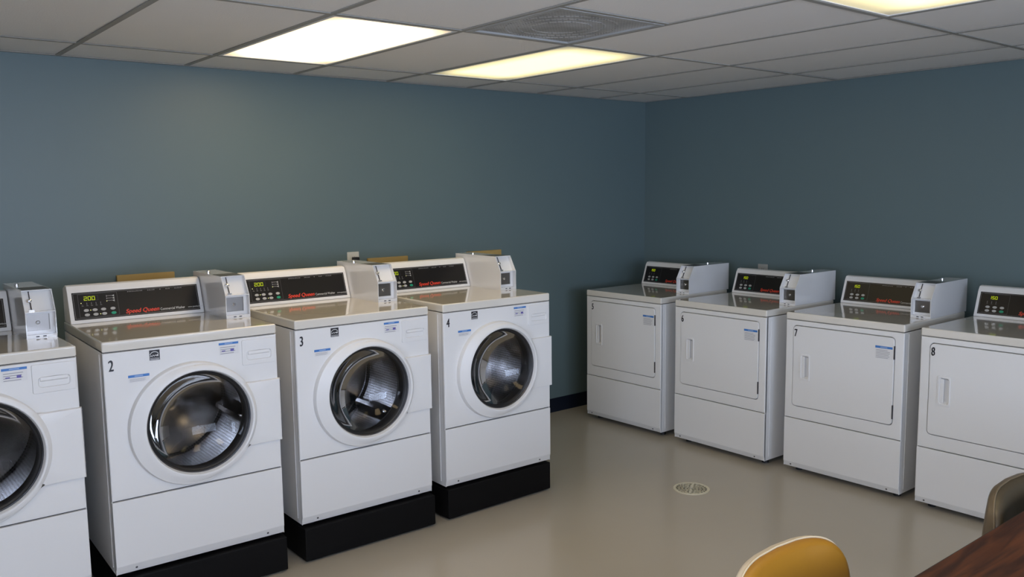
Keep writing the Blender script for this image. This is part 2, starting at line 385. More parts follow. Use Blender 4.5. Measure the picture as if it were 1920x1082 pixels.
for i in range(len(xs)-1):
    for j in range(len(ys)-1):
        x1, x0, y1, y0 = xs[i], xs[i+1], ys[j], ys[j+1]
        if (i, j) in LIGHTS: ceiling_light(x0+tee, x1-tee, y0+tee, y1-tee, (i, j)); continue
        if (i, j) == VENT:
            t = thing('ceiling_vent', 'grey perforated square air vent set in the ceiling between the lights', 'vent', ((x0+x1)/2, y1-T/2, HC))
            h = T/2-tee
            obj('vent_plate', rbox(-h+.02, h-.02, -h+.02, h-.02, .004, .008, .001, 1), VENTM, t)
            obj('vent_frame', boxes((-h, -h+.025, -h, h, -.004, .012), (h-.025, h, -h, h, -.004, .012), (-h+.025, h-.025, -h, -h+.025, -.004, .012), (-h+.025, h-.025, h-.025, h, -.004, .012)), mat('vent_frame_paint', (.42, .42, .41), .5), t)
            for k in range(3):
                r = .12+.055*k
                obj('vent_cone', rings([[(r_*math.cos(2*PI*a/40), .02+r_*math.sin(2*PI*a/40), z_) for a in range(40)] for r_, z_ in ((r, .0038), (r+.006, .0015), (r+.014, .0038))]), VENTM, t)
            tile(x0, x1, y0, y1-T); continue
        tile(x0+(.05 if (i, j) == (0, 3) else 0), x1, y0, y1)      # one tile has slipped and leaves a dark gap
def tbar(x0, x1, y0, y1): part('tee_bar', ('tee', round(x1-x0, 4), round(y1-y0, 4)), lambda: boxes((-(x1-x0)/2, (x1-x0)/2, -(y1-y0)/2, (y1-y0)/2, 0, .004)), TEEM, ceil, ((x0+x1)/2, (y0+y1)/2, HC-.002))
for x in xs[1:-1]: tbar(x-tee, x+tee, YB, 0)
for y in ys[1:-1]:
    for i in range(len(xs)-1): tbar(xs[i+1]+(tee if i+1 < len(xs)-1 else 0), xs[i]-(tee if i else 0), y-tee, y+tee)
tbar(xs[5]+tee, xs[4]-tee, ys[2]-T-tee, ys[2]-T+tee)
struct(obj('trim_1', boxes((XL, 0, -.020, 0, HC-.003, HC+.001)), TEEM)); struct(obj('trim_2', boxes((-.020, 0, YB, -.020, HC-.003, HC+.001)), TEEM))

# ------------------------------------------------------------------ machine parts shared by washers and dryers
W = 0.683
CX0, CX1 = 0.574, 0.682         # coin box, left and right
def seven_seg(s, h, w, gap, t):
    segs = {'0': 'abcdef', '1': 'bc', '2': 'abged', '5': 'afgcd'}
    P = []
    for i, ch in enumerate(s):
        x = i*(w+gap)
        q = {'a': quad(x, x+w, h-t, h), 'g': quad(x, x+w, h/2-t/2, h/2+t/2), 'd': quad(x, x+w, 0, t), 'f': quad(x, x+t, h/2, h), 'e': quad(x, x+t, 0, h/2),
             'b': quad(x+w-t, x+w, h/2, h), 'c': quad(x+w-t, x+w, 0, h/2)}
        P += [q[k] for k in segs[ch]]
    return flat_poly(P)
CON_Y, CON_T = 0.572, 0.160
def console(root, zt, washer):
    """sloping control console; zt is the worktop height"""
    prof = [(CON_Y, 0), (CON_Y+.002, .010), (CON_Y+.046, .138), (CON_Y+.060, CON_T), (CON_Y+.085, CON_T+.004), (.705, CON_T-.012), (.705, 0)]
    con = part('control_console', 'console', lambda: prism_x([(y, z) for y, z in prof], 0.004, CX0-.003, .004, 2), PLAST, root, (0, 0, zt))
    # local frame of the sloping face: origin at its lower left, x along the face, z up the slope
    ang = -math.atan2(.044, .128)
    def onface(name, me, x, z, off, parent=con):
        o = link(name, me, parent); a = ang
        n = Vector((0, -math.cos(a), -math.sin(a)*-1)).normalized()
        up = Vector((0, math.sin(-a), math.cos(a)))
        n = Vector((0, -math.cos(a), math.sin(-a)))
        base = Vector((0, CON_Y+.002, .010))
        p = base+up*z+n*off+Vector((x, 0, 0)); o.location = p; o.rotation_euler = (a, 0, 0)
        return o
    def fpart(name, key, build, m, x, z, off):
        k = (key, m.name)
        if k not in CACHE: CACHE[k] = finish(name, build(), m, 35, False)
        o = onface(name, CACHE[k], x, z, off)
        if name.endswith(('lettering', '_print', '_field', '_window', '_outline')): o['kind'] = 'stuff'
        return o
    pw, ph = CX0-.003-.004-.034, .122
    fpart('control_panel', 'cpanel', lambda: rbox(0, pw, -.0006, .0006, 0, ph, .0004, 1), BLACKP, .021, .006, .0003)
    def frame():
        e, t = .0045, .0011
        return flat_poly([quad(e, pw-e, e, e+t), quad(e, pw-e, ph-e-t, ph-e), quad(e, e+t, e+t, ph-e-t), quad(pw-e-t, pw-e, e+t, ph-e-t)])
    fpart('panel_outline', 'cframe', frame, LINEM, .021, .006, .0012)
    Q = lambda name, key, build, m: fpart(name, key, build, m, .021, .006, .0013)
    if washer:
        ctl = .182
        Q('control_field', 'wctl', lambda: flat_poly([quad(.022, ctl, .010, .0112), quad(.022, ctl, .112, .1132), quad(.022, .0232, .0112, .112), quad(ctl-.0012, ctl, .0112, .112)]), DIMM)
        Q('display_window', 'wdisp', lambda: flat_poly([quad(.044, .103, .104, .1046), quad(.044, .103, .0830, .0836), quad(.1024, .103, .0836, .104)]), DIMM)
        onface('display_digits', seg_mesh('200', .0175, .0125, .0035, .0021), .021+.046, .006+.0845, .0014, con)
        for r, z in ((0, .0365), (1, .0165)):
            for c_ in range(4):
                x = .050+.0345*c_+(.0015 if r else 0)+(.004 if c_ == 3 else 0)
                g = (r == 1 and c_ == 3)
                fpart('button', 'wbtn%d' % g, lambda g=g: rings([[(a, -.0, b) for a, b in ellipse(0, 0, .0108, .0066)], [(a*.9, -.0018, b*.9) for a, b in ellipse(0, 0, .0108, .0066)]], cap_end=True), GREENB if g else GREYB, .021+x, .006+z+.004, .0012)
        Q('button_lettering', 'wbt', lambda: flat_poly([quad(.050+.0345*c_-.006+(.004 if c_ == 3 else 0), .050+.0345*c_+.006+(.004 if c_ == 3 else 0), z-.001, z+.0008) for c_ in range(4) for z in (.0405,)]), DIMM)
        Q('cycle_lettering', 'wcyc', lambda: flat_poly([quad(.034+.0185*k, .034+.0185*k+.008, .060, .0616) for k in range(5)]+[quad(.034+.0185*k+.001, .034+.0185*k+.005, .065, .0664) for k in range(5)]+[quad(.036+.0185*k, .0378+.0185*k, .068, .075) for k in range(1, 5)]
          + [quad(.137, .163, z, z+.002) for z in (.098, .087, .076)]+[quad(.1365, .139, z, z+.008) for z in (.094, .083)]), LINEM)
        Q('arrow_print', 'warr', lambda: flat_poly([[(.160, z), (.169, z+.005), (.169, z-.005)] for z in (.098, .087, .076)]), GREYB)
        for q, (a_, b_) in enumerate(((.033, .0735), (.137, .0755), (.0675, .0405), (.105, .0205))): Q('indicator_lamp', 'wind%d' % q, lambda: flat_poly([ellipse(a_, b_, .0021, .0021, 8)]), LEDW)
        lx, cap, lsz, ww = .208, 'Commercial Washer', .0265, .36
    else:
        ctl = .150
        Q('control_field', 'dctl', lambda: flat_poly([quad(.020, ctl, .010, .0112), quad(.020, ctl, .112, .1132), quad(ctl-.0012, ctl, .0112, .112)]), DIMM)
        onface('display_digits', seg_mesh('150', .0165, .0115, .0035, .0020), .021+.048, .006+.084, .0014, con)
        for r, z in ((0, .041), (1, .021)):
            for c_ in range(3):
                g = (r == 1 and c_ == 2); x = .048+.036*c_
                fpart('button', 'dbtn%d' % g, lambda g=g: rings([[(a, -.0, b) for a, b in ellipse(0, 0, .0115, .0068)], [(a*.9, -.0018, b*.9) for a, b in ellipse(0, 0, .0115, .0068)]], cap_end=True), GREENB if g else GREYB, .021+x, .006+z, .0012)
        Q('cycle_lettering', 'dcyc', lambda: flat_poly([quad(.040+.022*k, .044+.022*k, .060, .074) for k in range(3)]+[quad(.038+.022*k, .048+.022*k, .056, .0575) for k in range(3)]), DIMM)
        lx, cap, lsz, ww = .205, 'Commercial Dryer', .0265, .36
    def letters():
        random.seed(9); P = []; x = .226
        for n_ in (10, 5, 1, 3, 5):
            for k in range(n_):
                P.append(quad(x, x+.0036, .1085, .1085+random.choice((.0028, .0034, .004)))); x += .0066
            x += .020
        return flat_poly(P)
    Q('instruction_print', 'toprow', letters, LINEM)
    onface('logo_lettering', text_mesh('Speed Queen', lsz, .98, .25, 0, m=REDM, fat=.0009), .021+lx, .006+.0125, .0014, con)
    onface('name_lettering', text_mesh(cap, .0165, .78, .0, .0, m=WPRINT), .021+lx+.148, .006+.0125, .0014, con)
    if washer: onface('web_lettering', text_mesh('www.speedqueen.com', .0105, .80, .2, .0, m=WPRINT), .021+lx+.148+.122, .006+.0135, .0014, con)
    return con
def seg_mesh(s, *a):
    k = ('seg', s)+a
    if k not in CACHE: CACHE[k] = finish('display_digits', seven_seg(s, *a), LED, 35, False)
    return CACHE[k]

CY0, CYK, CYT, CY1, CZK, CZT = .285, .285, .335, .72, .100, .184
def coin_box(root, zt):
    t_ = .0025; x0, x1 = CX0, CX1
    side = [(CY0, 0), (CY0, CZK), (CYT, CZT), (CY1, CZT), (CY1, 0)]
    def shell():
        bm = bmesh.new()
        for a in (x0, x1-t_):
            b2 = prism_x(side, a, a+t_); me = bpy.data.meshes.new('tmp'); b2.to_mesh(me); bm.from_mesh(me); bpy.data.meshes.remove(me); b2.free()
        box(bm, x0+t_, x1-t_, CYT, CY1, CZT-t_, CZT); box(bm, x0+t_, x1-t_, CY1-t_, CY1, 0, CZT-t_); box(bm, x0+t_, x1-t_, CY0, CY1-t_, 0, t_)
        box(bm, x0+t_, x1-t_, CY0, CY0+t_, t_, .012)                      # bottom lip
        return bm
    cb = part('coin_box', 'coinshell', shell, SHEET, root, (0, 0, zt))
    a, b = x0+t_, x1-t_
    part('slide_plate', 'cslide', lambda: prism_x([(CY0+.030, CZK+.003), (CYT+.022, CZT-t_), (CYT+.026, CZT-t_), (CY0+.034, CZK+.003)], a, b), PLAST, cb)
    part('shelf', 'cshelf', lambda: boxes((a, b, CY0, CY0+.05, CZK, CZK+.003)), SHEET, cb)
    part('cash_surround', 'csurr', lambda: boxes((a, a+.006, CY0+.028, CY0+.034, .012, CZK), (b-.016, b, CY0+.028, CY0+.034, .012, CZK), (a+.006, b-.016, CY0+.028, CY0+.034, .012, .026), (a+.006, b-.016, CY0+.028, CY0+.034, CZK-.010, CZK)), SHEET, cb)
    part('cash_door', 'ccash', lambda: boxes((a+.006, b-.016, CY0+.036, CY0+.040, .026, CZK-.010)), BRUSH, cb)
    part('cash_lock', 'clock', lambda: lathe_y([(.0075, CY0+.036), (.0075, CY0+.030), (.005, CY0+.028)], ((a+b)/2-.006, .058), 16, True), CHROME, cb)
    part('coin_tray', 'ctray', lambda: boxes((a, b, CY0+.0026, CY0+.028, .0025, .012)), SHEET, cb)
    part('tray_slot', 'ctslot', lambda: boxes((a+.030, a+.042, CY0-.0008, CY0+.004, .004, .008), (a+.055, a+.067, CY0-.0008, CY0+.004, .004, .008)), INK, cb)
    # coin slide mechanism on the sloping plate
    sl = (CYT-.008)/1.0
    def on(z): return CY0+.030+(CYT+.022-CY0-.030)*(z-CZK-.003)/(CZT-t_-CZK-.003)
    def mech():
        bm = bmesh.new()
        for z0_, z1_, w_ in ((.110, .137, .0045), (.148, .178, .0035)):
            y0_, y1_ = on(z0_), on(z1_)
            v = box(bm, a+.026-w_/2, a+.026+w_/2, -.004, .001, z0_, z1_)
            for q in v: q.co.y += on(q.co.z)
        return bm
    part('coin_slot', 'cmech', mech, DSTEEL, cb)
    part('coin_chute', 'cchute', lambda: rings([[(a+.022+r*math.cos(2*PI*k/12), on(.143)+y, .143+r*.8*math.sin(2*PI*k/12)) for k in range(12)] for r, y in ((.011, .0), (.010, -.010), (.004, -.014))], True), CHROME, cb)
    part('coin_return', 'cret', lambda: boxes((a+.017, a+.036, on(.107)-.006, on(.107), .1045, .109)), CHROME, cb)
    part('top_label', 'ctop', lambda: boxes((x0+.008, x1-.004, CYT+.012, CYT+.13, CZT, CZT+.0008)), DTOP, cb)
    part('top_lock', 'ctlock', lambda: lathe_z([(.009, CZT), (.009, CZT+.006), (.006, CZT+.009)], 16, True, (x0+.028, CYT+.25)), CHROME, cb)
    return cb
def bars(x0, x1, z0, z1, n, seed=1, frac=.55):
    rs = random.Random(seed); P = []; dz = (z1-z0)/n
    for k in range(n): P.append(quad(x0, x0+(x1-x0)*rs.uniform(.72, 1.0), z0+k*dz, z0+k*dz+dz*frac))
    return P
def sticker(root, key, x0, x1, z0, z1, head, y, kind):
    s = part('notice_label', key, lambda: flat_poly([quad(x0, x1, z0, z1)], y), PAPER, root)
    part('label_header', key+'h', lambda: flat_poly([quad(x0, x1, z1-head, z1)], y-.0004), BLUEM, s)
    w_ = x1-x0
    part('header_lettering', key+'t', lambda: flat_poly([quad(x0+w_*.3, x0+w_*.7, z1-head*.72, z1-head*.3)], y-.0007), mat('pale_blue_print', (.28, .42, .66), .5), s)
    n = 6 if kind == 'big' else 4
    lt = part('label_lettering', key+'l', lambda: flat_poly(bars(x0+.005, x1-.005, z0+.004, z1-head-.003, n, 3, .30), y-.0004), mat('label_ink', (.30, .30, .33), .6), s); lt['kind'] = 'stuff'
    if kind == 'pic':
        part('pictogram', key+'p', lambda: flat_poly([quad(x0+w_*.14, x0+w_*.32, z0+.014, z0+.018)], y-.0007), PURPLE, s)
        part('pictogram', key+'q', lambda: flat_poly([quad(x0+w_*.58, x0+w_*.76, z0+.012, z0+.022)], y-.0007), PURPLE, s)
def screws(root, zs, xs_, y=0.0):
    for x in xs_: part('screw', 'screw', lambda: lathe_y([(.005, 0), (.004, -.002), (.0015, -.0025)], (0, 0), 10, True), DSTEEL, root, (x, y, zs))

# ------------------------------------------------------------------ washers
WH, WLIP, WSEAM = .9198, .877, .2949
RC, RR = (.322, .556), .250        # door ring: centre and radius on the panel
GC, GR = (.343, .560), .209        # window opening in the door
def worktop(d1=.705, h=WH, lip=WLIP):
    bm = rbox(-.001, W+.001, -.001, d1, lip+.002, h, .007, 3); return bm
def washer_door():
    n = 96; A = [2*PI*k/n for k in range(n)]; c = GC
    hx0, hx1, hz0, hz1 = .52, .688, .418, .690
    ring = circle(RC[0], RC[1], RR, 128)
    plate = [(.42, hz0), (.572, hz0), (.585, hz0+.002), (hx1, hz0+.002), (hx1, hz1-.002), (.565, hz1-.002), (.552, hz1), (.42, hz1)]
    extra = [math.atan2(z-c[1], x-c[0]) % (2*PI) for x, z in plate if x > .5]
    A = sorted(A+extra+[e+1e-3 for e in extra]+[e-1e-3 for e in extra])
    out = []; isplate = []
    for a in A:
        r1, r2 = ray_r(ring, c, a), ray_r(plate, c, a) if math.cos(a) > 0 else 0
        out.append(max(r1, r2)); isplate.append(r2 > r1)
    P = lambda r, a, y: (c[0]+r*math.cos(a), y, c[1]+r*math.sin(a))
    hgt = [-.016 if q else -.026 for q in isplate]
    L = [[P(r, a, .001) for r, a in zip(out, A)], [P(r-.001, a, h*.6) for r, a, h in zip(out, A, hgt)], [P(r-.005, a, h*.92) for r, a, h in zip(out, A, hgt)], [P(r-.011, a, h) for r, a, h in zip(out, A, hgt)]]
    rc = [min(r-.012, ray_r(ring, c, a)-.011) for r, a in zip(out, A)]
    L.append([P(max(r, GR+.026), a, -.0262 if not q else -.0185) for r, a, q in zip(rc, A, isplate)])
    L.append([P(GR+.022, a, -.035 if not q else -.029) for a, q in zip(A, isplate)])
    L.append([P(GR+.009, a, -.041) for a in A]); L.append([P(GR+.003, a, -.040) for a in A]); L.append([P(GR, a, -.036) for a in A]); L.append([P(GR-.006, a, -.010) for a in A])
    return rings(L)
def make_washer(num, x, y, yaw, label):
    root = thing('washing_machine', label, 'washing machine', (x, y, .1716), yaw, 'front-loading washers along the wall')
    part('cabinet', 'wcab', lambda: boxes((0, .0025, .006, .70, 0, WLIP), (W-.0025, W, .006, .70, 0, WLIP), (.0025, W-.0025, .6975, .70, 0, WLIP), (.0025, W-.0025, .012, .6975, 0, .0025)), WHITE, root)
    part('side_rib', 'wrib', lambda: rbox(-.002, .001, .048, .054, .02, WLIP-.01, .0008, 1), WHITE, root)
    part('front_panel', 'wfront', lambda: ring_panel(quad(0, W, WSEAM+.0022, WLIP-.001), circle(GC[0], GC[1], .215), GC, 0, .02, .007), WHITE, root)
    part('lower_panel', 'wlow', lambda: prism_x([(0, .034), (.0, WSEAM-.0022), (.02, WSEAM-.0022), (.02, 0), (.014, 0), (.010, .004)], 0, W, .003, 2), WHITE, root)
    part('seam_shade_strip', 'wseam', lambda: boxes((.003, W-.003, .012, .018, WSEAM-.01, WSEAM+.01)), SEAM, root)  # dark strip behind the open seam, in place of its shade
    part('seam_shade_strip', 'wseam2', lambda: boxes((.003, W-.003, .012, .018, WLIP-.01, WLIP+.002)), SEAM, root)
    screws(root, .016, (.075, .61), .0065)
    part('worktop', 'wtop', worktop, TOPM, root, sharp=50)
    # door, glass bowl, gasket and drum
    d = part('door', 'wdoor', washer_door, PLAST, root, sharp=40)
    part('door_glass', 'wglass', lambda: lathe_y([(GR-.006, -.012), (.190, -.004), (.175, .010), (.158, .024), (.138, .038), (.114, .050), (.088, .060), (.060, .067), (.030, .071), (.010, .072)], GC, 64, True), BOWL, d)
    part('glass_bezel', 'wbez', lambda: lathe_y([(GR-.004, -.014), (GR-.009, -.0175), (GR-.016, -.013), (GR-.020, -.002)], GC, 64), GASKET, d)
    part('door_trim_ring', 'wtrim', lambda: lathe_y([(GR-.002, -.022), (GR-.005, -.025), (GR-.008, -.020)], GC, 64), DSTEEL, d)
    part('hinge', 'whinge', lambda: boxes((W-.003, W+.0055, -.010, .004, .430, .678)), HINGEM, d)
    part('gasket', 'wgask', lambda: lathe_y([(.214, .004), (.205, .03), (.196, .05), (.205, .075), (.225, .085), (.245, .10), (.262, .115)], GC, 64), GASKET, root)
    dr = part('drum', 'wdrum', lambda: lathe_y([(.258, .10), (.262, .115), (.262, .45), (.250, .465)], GC, 72), DRUMM, root)
    part('drum_back', 'wdback', lambda: lathe_y([(.252, .464), (.20, .452), (.16, .460), (.09, .440), (.05, .425), (.02, .42)], GC, 64, True), DRUMB, dr)
    for k in range(3):
        a = math.radians(100+120*k+num*31)
        def lift():
            bm = bmesh.new(); L = []
            for y_, s in ((.13, .55), (.16, .9), (.28, 1.0), (.40, .9), (.44, .55)):
                L.append([(-.044*s, y_, -.262), (-.028*s, y_, -.262+.030*s), (-.010*s, y_, -.262+.062*s), (.010*s, y_, -.262+.062*s), (.028*s, y_, -.262+.030*s), (.044*s, y_, -.262)])
            bm.free(); return rings(L, True, True)
        part('drum_baffle', 'wlift', lift, DRUMB, dr, (GC[0], 0, GC[1]), (0, a, 0), sharp=60)
    # detergent drawer
    dw = part('detergent_drawer', 'wdrawer', lambda: ring_panel(rrect(.532, .676, .760, .866, .006), rrect(.552, .656, .781, .818, .012), (.604, .80), -.005, .002, .003, (.013, .86)), PLAST, root)
    part('drawer_grip', 'wgrip', lambda: prism_x([(-.006, .806), (-.003, .818), (.006, .816), (.002, .800)], .558, .650, .002), PLAST, dw)
    # stickers and number
    sticker(root, 'wpic', .438, .519, .815, .865, .009, -.0008, 'pic')
    sticker(root, 'wblue', .086, .164, .751, .781, .010, -.0008, 'small')
    e = part('energy_emblem', 'estar', lambda: flat_poly([quad(.168, .207, .829, .869)], -.0008), INK, root)
    def arc():
        P = []; cx, cz = .187, .848
        for k in range(12):
            a0, a1 = math.radians(20+k*150/12), math.radians(20+(k+1)*150/12)
            P.append([(cx+.0175*math.cos(a0), cz+.0155*math.sin(a0)), (cx+.0175*math.cos(a1), cz+.0155*math.sin(a1)), (cx+.0155*math.cos(a1), cz+.0130*math.sin(a1)), (cx+.0155*math.cos(a0), cz+.0130*math.sin(a0))])
        sx, sz = .1985, .8475
        star = []
        for k in range(10):
            r = .0058 if k % 2 == 0 else .0025; a = math.radians(90+36*k); star.append((sx+r*math.cos(a), sz+r*math.sin(a)))
        P.append(star)
        pts = [(.170, .843), (.174, .848), (.178, .844), (.182, .850), (.186, .845), (.190, .849), (.195, .846)]
        for (a0, b0), (a1, b1) in zip(pts, pts[1:]): P.append([(a0, b0-.0016), (a1, b1-.0016), (a1, b1+.0012), (a0, b0+.0012)])
        P.append(quad(.170, .205, .8365, .8376))
        P.append(quad(.170, .205, .8315, .8335))
        return flat_poly(P, -.0012)
    part('emblem_print', 'estarp', arc, PAPER, e)
    if num > 1:
        o = link('number_decal', text_mesh(str(num), .060, 0.62, 0, 0, m=INK, fat=.0014), root, (.0185, -.0010, .806))
    console(root, WH, True); coin_box(root, WH)
    for px in (.06, W-.06):
        for py in (.06, .64): part('foot', 'wfoot', lambda: lathe_z([(.022, -.0145), (.022, -.006), (.010, -.005), (.010, .002)], 16), GASKET, root, (px, py, 0))
    return root
WY = -1.2295
washers = [(1, -5.1247, .009, .0031), (2, -4.3541, -.0021, -.0277), (3, -3.5765, .0031, -.0149), (4, -2.8086, -.0100, -.0170)]
WL = {1: 'white front-loading washer cut off by the left edge of the photo', 2: 'white front-loading washer with the number 2 at its upper left corner',
      3: 'white front-loading washer numbered 3, between washers 2 and 4', 4: 'white front-loading washer numbered 4, nearest the room corner'}
PL = {1: 'black pedestal under the leftmost washer', 2: 'black pedestal cut by the bottom edge, carrying the washer numbered 2', 3: 'wholly visible black pedestal in the middle, carrying washer 3', 4: 'black pedestal under the washer numbered 4, nearest the corner'}
def pedestal(num, x, y, yaw):
    t = thing('pedestal', PL[num], 'pedestal', (x, y, 0), yaw, 'black washer pedestals')
    part('pedestal_box', 'pedb', lambda: rbox(0, W+.004, 0, .70, .008, .157, .006, 2), PEDM, t)
    for fx_ in (.03, W-.09):
        for fy_ in (.02, .62): part('pedestal_foot', 'pedf', lambda: boxes((0, .06, 0, .06, 0, .008)), GASKET, t, (fx_, fy_, 0))
for num, x, dd, yw in washers:
    # the fit gives the middle of the front face; turn about it
    fx, fy = x+W/2, WY+dd
    make_washer(num, fx-W/2*math.cos(yw), fy-W/2*math.sin(yw), yw, WL[num])
    pyaw = yw if num != 4 else .012
    pf = -1.246 if num != 4 else -1.243
    pedestal(num, fx-(W+.004)/2*math.cos(pyaw)+.002, pf-W/2*math.sin(pyaw), pyaw)

# ------------------------------------------------------------------ dryers
DH, DLIP, DSEAM = .8982, .856, .2888
DO = rrect(.046, .637, .361, .828, .022)
DI = rrect(.0495, .6335, .3645, .8245, .019)
def make_dryer(num, x, y, yaw, label):
    root = thing('dryer', label, 'dryer', (x, y, .0342), -PI/2+yaw, 'clothes dryers along the wall')
    part('cabinet', 'dcab', lambda: boxes((0, .0025, .006, .70, 0, DLIP), (W-.0025, W, .006, .70, 0, DLIP), (.0025, W-.0025, .6975, .70, 0, DLIP), (.0025, W-.0025, .012, .6975, 0, .0025)), WHITE, root)
    part('side_rib', 'drib', lambda: rbox(W-.001, W+.002, .048, .054, .02, DLIP-.01, .0008, 1), WHITE, root)
    part('front_panel', 'dfront', lambda: ring_panel(quad(0, W, DSEAM+.0018, DLIP-.001), DO, (.34, .59), 0, .02, .007), WHITE, root)
    part('lower_panel', 'dlow', lambda: prism_x([(0, .030), (0, DSEAM-.0018), (.02, DSEAM-.0018), (.02, 0), (.014, 0), (.010, .004)], 0, W, .003, 2), WHITE, root)
    part('seam_shade_strip', 'dseam', lambda: boxes((.003, W-.003, .012, .018, DSEAM-.01, DSEAM+.01)), SEAM, root)
    part('seam_shade_strip', 'dseam2', lambda: boxes((.003, W-.003, .012, .018, DLIP-.01, DLIP+.002)), SEAM, root)
    part('door_gap_shade', 'drec', lambda: boxes((.04, .645, .016, .019, .35, .84)), SEAM, root)  # dark sheet for the shade in the gap around the door
    screws(root, .014, (.045, .615), .0065)
    part('worktop', 'dtop', lambda: rbox(-.001, W+.001, -.001, .705, DLIP+.002, DH, .007, 3), TOPM, root, sharp=50)
    d = part('door', 'ddoor', lambda: ring_panel(DI, rrect(.098, .150, .525, .662, .008), (.124, .594), -.0035, .014, .005, (.020, .80), .004), WHITE, root)
    part('door_handle', 'dhand', lambda: ring_panel(rrect(.092, .156, .518, .669, .010), rrect(.104, .148, .530, .658, .008), (.126, .594), -.0065, -.003, .002, (.018, .86)), PLAST, d)
    part('handle_lip', 'dhlip', lambda: rbox(.104, .124, -.004, .002, .534, .654, .003, 2), PLAST, d)
    for z0, z1 in ((.712, .782), (.398, .470)): part('hinge', ('dh', z0), lambda z0=z0, z1=z1: boxes((.6325, .6385, -.005, .012, z0, z1)), HINGEM, d)
    sticker(root, 'dnote', .533, .626, .708, .775, .012, -.0043, 'big')
    link('number_decal', text_mesh(str(num), .060, 0.62, 0, 0, m=INK, fat=.0014), root, (.056, -.0046, .765))
    console(root, DH, False); coin_box(root, DH)
    for px in (.05, W-.05):
        for py in (.09, .62): part('foot', 'dfoot', lambda: lathe_z([(.020, -.0342), (.020, -.018), (.010, -.016), (.010, .002)], 16), GASKET, root, (px, py, 0))
    return root
DL = {5: 'white clothes dryer numbered 5, nearest the room corner', 6: 'white clothes dryer numbered 6, between dryers 5 and 7', 7: 'white clothes dryer with the number 7 on its door, left of dryer 8',
      8: 'white clothes dryer numbered 8, cut off by the right edge of the photo'}
for num, y, dd, yw in ((5, -.2955, -.0204, .0111), (6, -1.0945, -.0160, -.0088), (7, -1.8833, .0240, .0109), (8, -2.6573, .0123, -.0042)):
    # da > 0 means the right end lies further in +x: a positive turn about z
    cx, cy = -.9060+dd, y-W/2; a = -PI/2+yw
    make_dryer(num, cx-W/2*math.cos(a), cy-W/2*math.sin(a), yw, DL[num])

# ------------------------------------------------------------------ wall fittings, drain
for lab, xa, xb in (('tan wooden board on the wall behind the washer numbered 2', -3.976, -3.688), ('tan wooden board on the wall beside the outlet, behind washer 3', -2.522, -2.235), ('tan wooden board on the wall behind washer 4, nearest the corner', -1.765, -1.477)):
    t = thing('wall_board', lab, 'board', ((xa+xb)/2, 0, .98), 0, 'tan boards behind the washers'); h = (xb-xa)/2
    part('board', 'board', lambda: rbox(-h, h, -.02, 0, 0, .2545, .002, 1), WOODB, t)
    for sx in (-1, 1): part('screw', 'bscrew', lambda: lathe_y([(.005, -.02), (.004, -.0225)], (0, 0), 10, True), DSTEEL, t, (sx*(h-.03), 0, .03))
def outlet(loc, rz, m, label, plug):
    t = thing('outlet', label, 'outlet', loc, rz)
    part('cover_plate', 'oplate', lambda: rbox(-.040, .040, -.006, 0, 0, .115, .003, 2), m, t)
    for z in (.033, .082): part('socket', ('sock', z), lambda z=z: rbox(-.017, .017, -.0075, -.005, z-.014, z+.014, .002, 1), m, t)
    part('socket_slot', 'oslot', lambda: boxes(*[(sx*.006-.001, sx*.006+.001, -.008, -.006, z-.005, z+.005) for sx in (-1, 1) for z in (.033, .082)]), INK, t)
    if plug:
        p = part('plug', 'oplug', lambda: rbox(-.014, .026, -.040, -.0078, .060, .084, .006, 2), BLACKPL, t)
        obj('plug_cord', tube([(.012, -.035, .062), (.014, -.045, .03), (.012, -.040, -.05), (.01, -.03, -.2), (.01, -.02, -.5)], .004), BLACKPL, p)
outlet((-2.617, 0, 1.165), 0, PLATE, 'cream wall outlet with a black plug, behind the washers', True)
outlet((0, -1.11, .988), -PI/2, GPLATE, 'grey wall outlet above the dryer numbered 6', False)

def drain():
    t = thing('floor_drain', 'round pale perforated floor drain in front of the dryers', 'drain', (-1.533, -1.738, 0))
    R_ = .098
    obj('drain_pit', lathe_z([(R_-.004, .0004), (R_-.005, .0006)], 40), DRAINH, t)
    # grate: a disc of small bars around rows of holes
    bm = bmesh.new(); P = []
    def ringseg(r0, r1, z0, z1, n=40):
        b2 = rings([[(r*math.cos(2*PI*k/n), r*math.sin(2*PI*k/n), z) for k in range(n)] for r, z in ((r0, z0), (r0, z1), (r1, z1), (r1, z0))])
        me = bpy.data.meshes.new('t'); b2.to_mesh(me); b2.free(); bm.from_mesh(me); bpy.data.meshes.remove(me)
    ringseg(R_, R_-.014, 0, .004)
    for r in (.068, .050, .032, .014): ringseg(r+.0055, r-.0055, .0005, .0038)
    for j, (r0, r1, n) in enumerate(((.0155, .030, 6), (.034, .048, 10), (.052, .066, 16), (.070, .088, 22))):
        for k in range(n):
            a = 2*PI*(k+.5*(j % 2))/n; d = Vector((math.cos(a), math.sin(a), 0)); s = Vector((-d.y, d.x, 0))*.004
            q = [bm.verts.new(Vector((0, 0, .0038))+d*r+s*sg) for r, sg in ((r0-.003, -1), (r1+.003, -1), (r1+.003, 1), (r0-.003, 1))]; bm.faces.new(q)
    obj('drain_grate', bm, DRAINM, t)
drain()

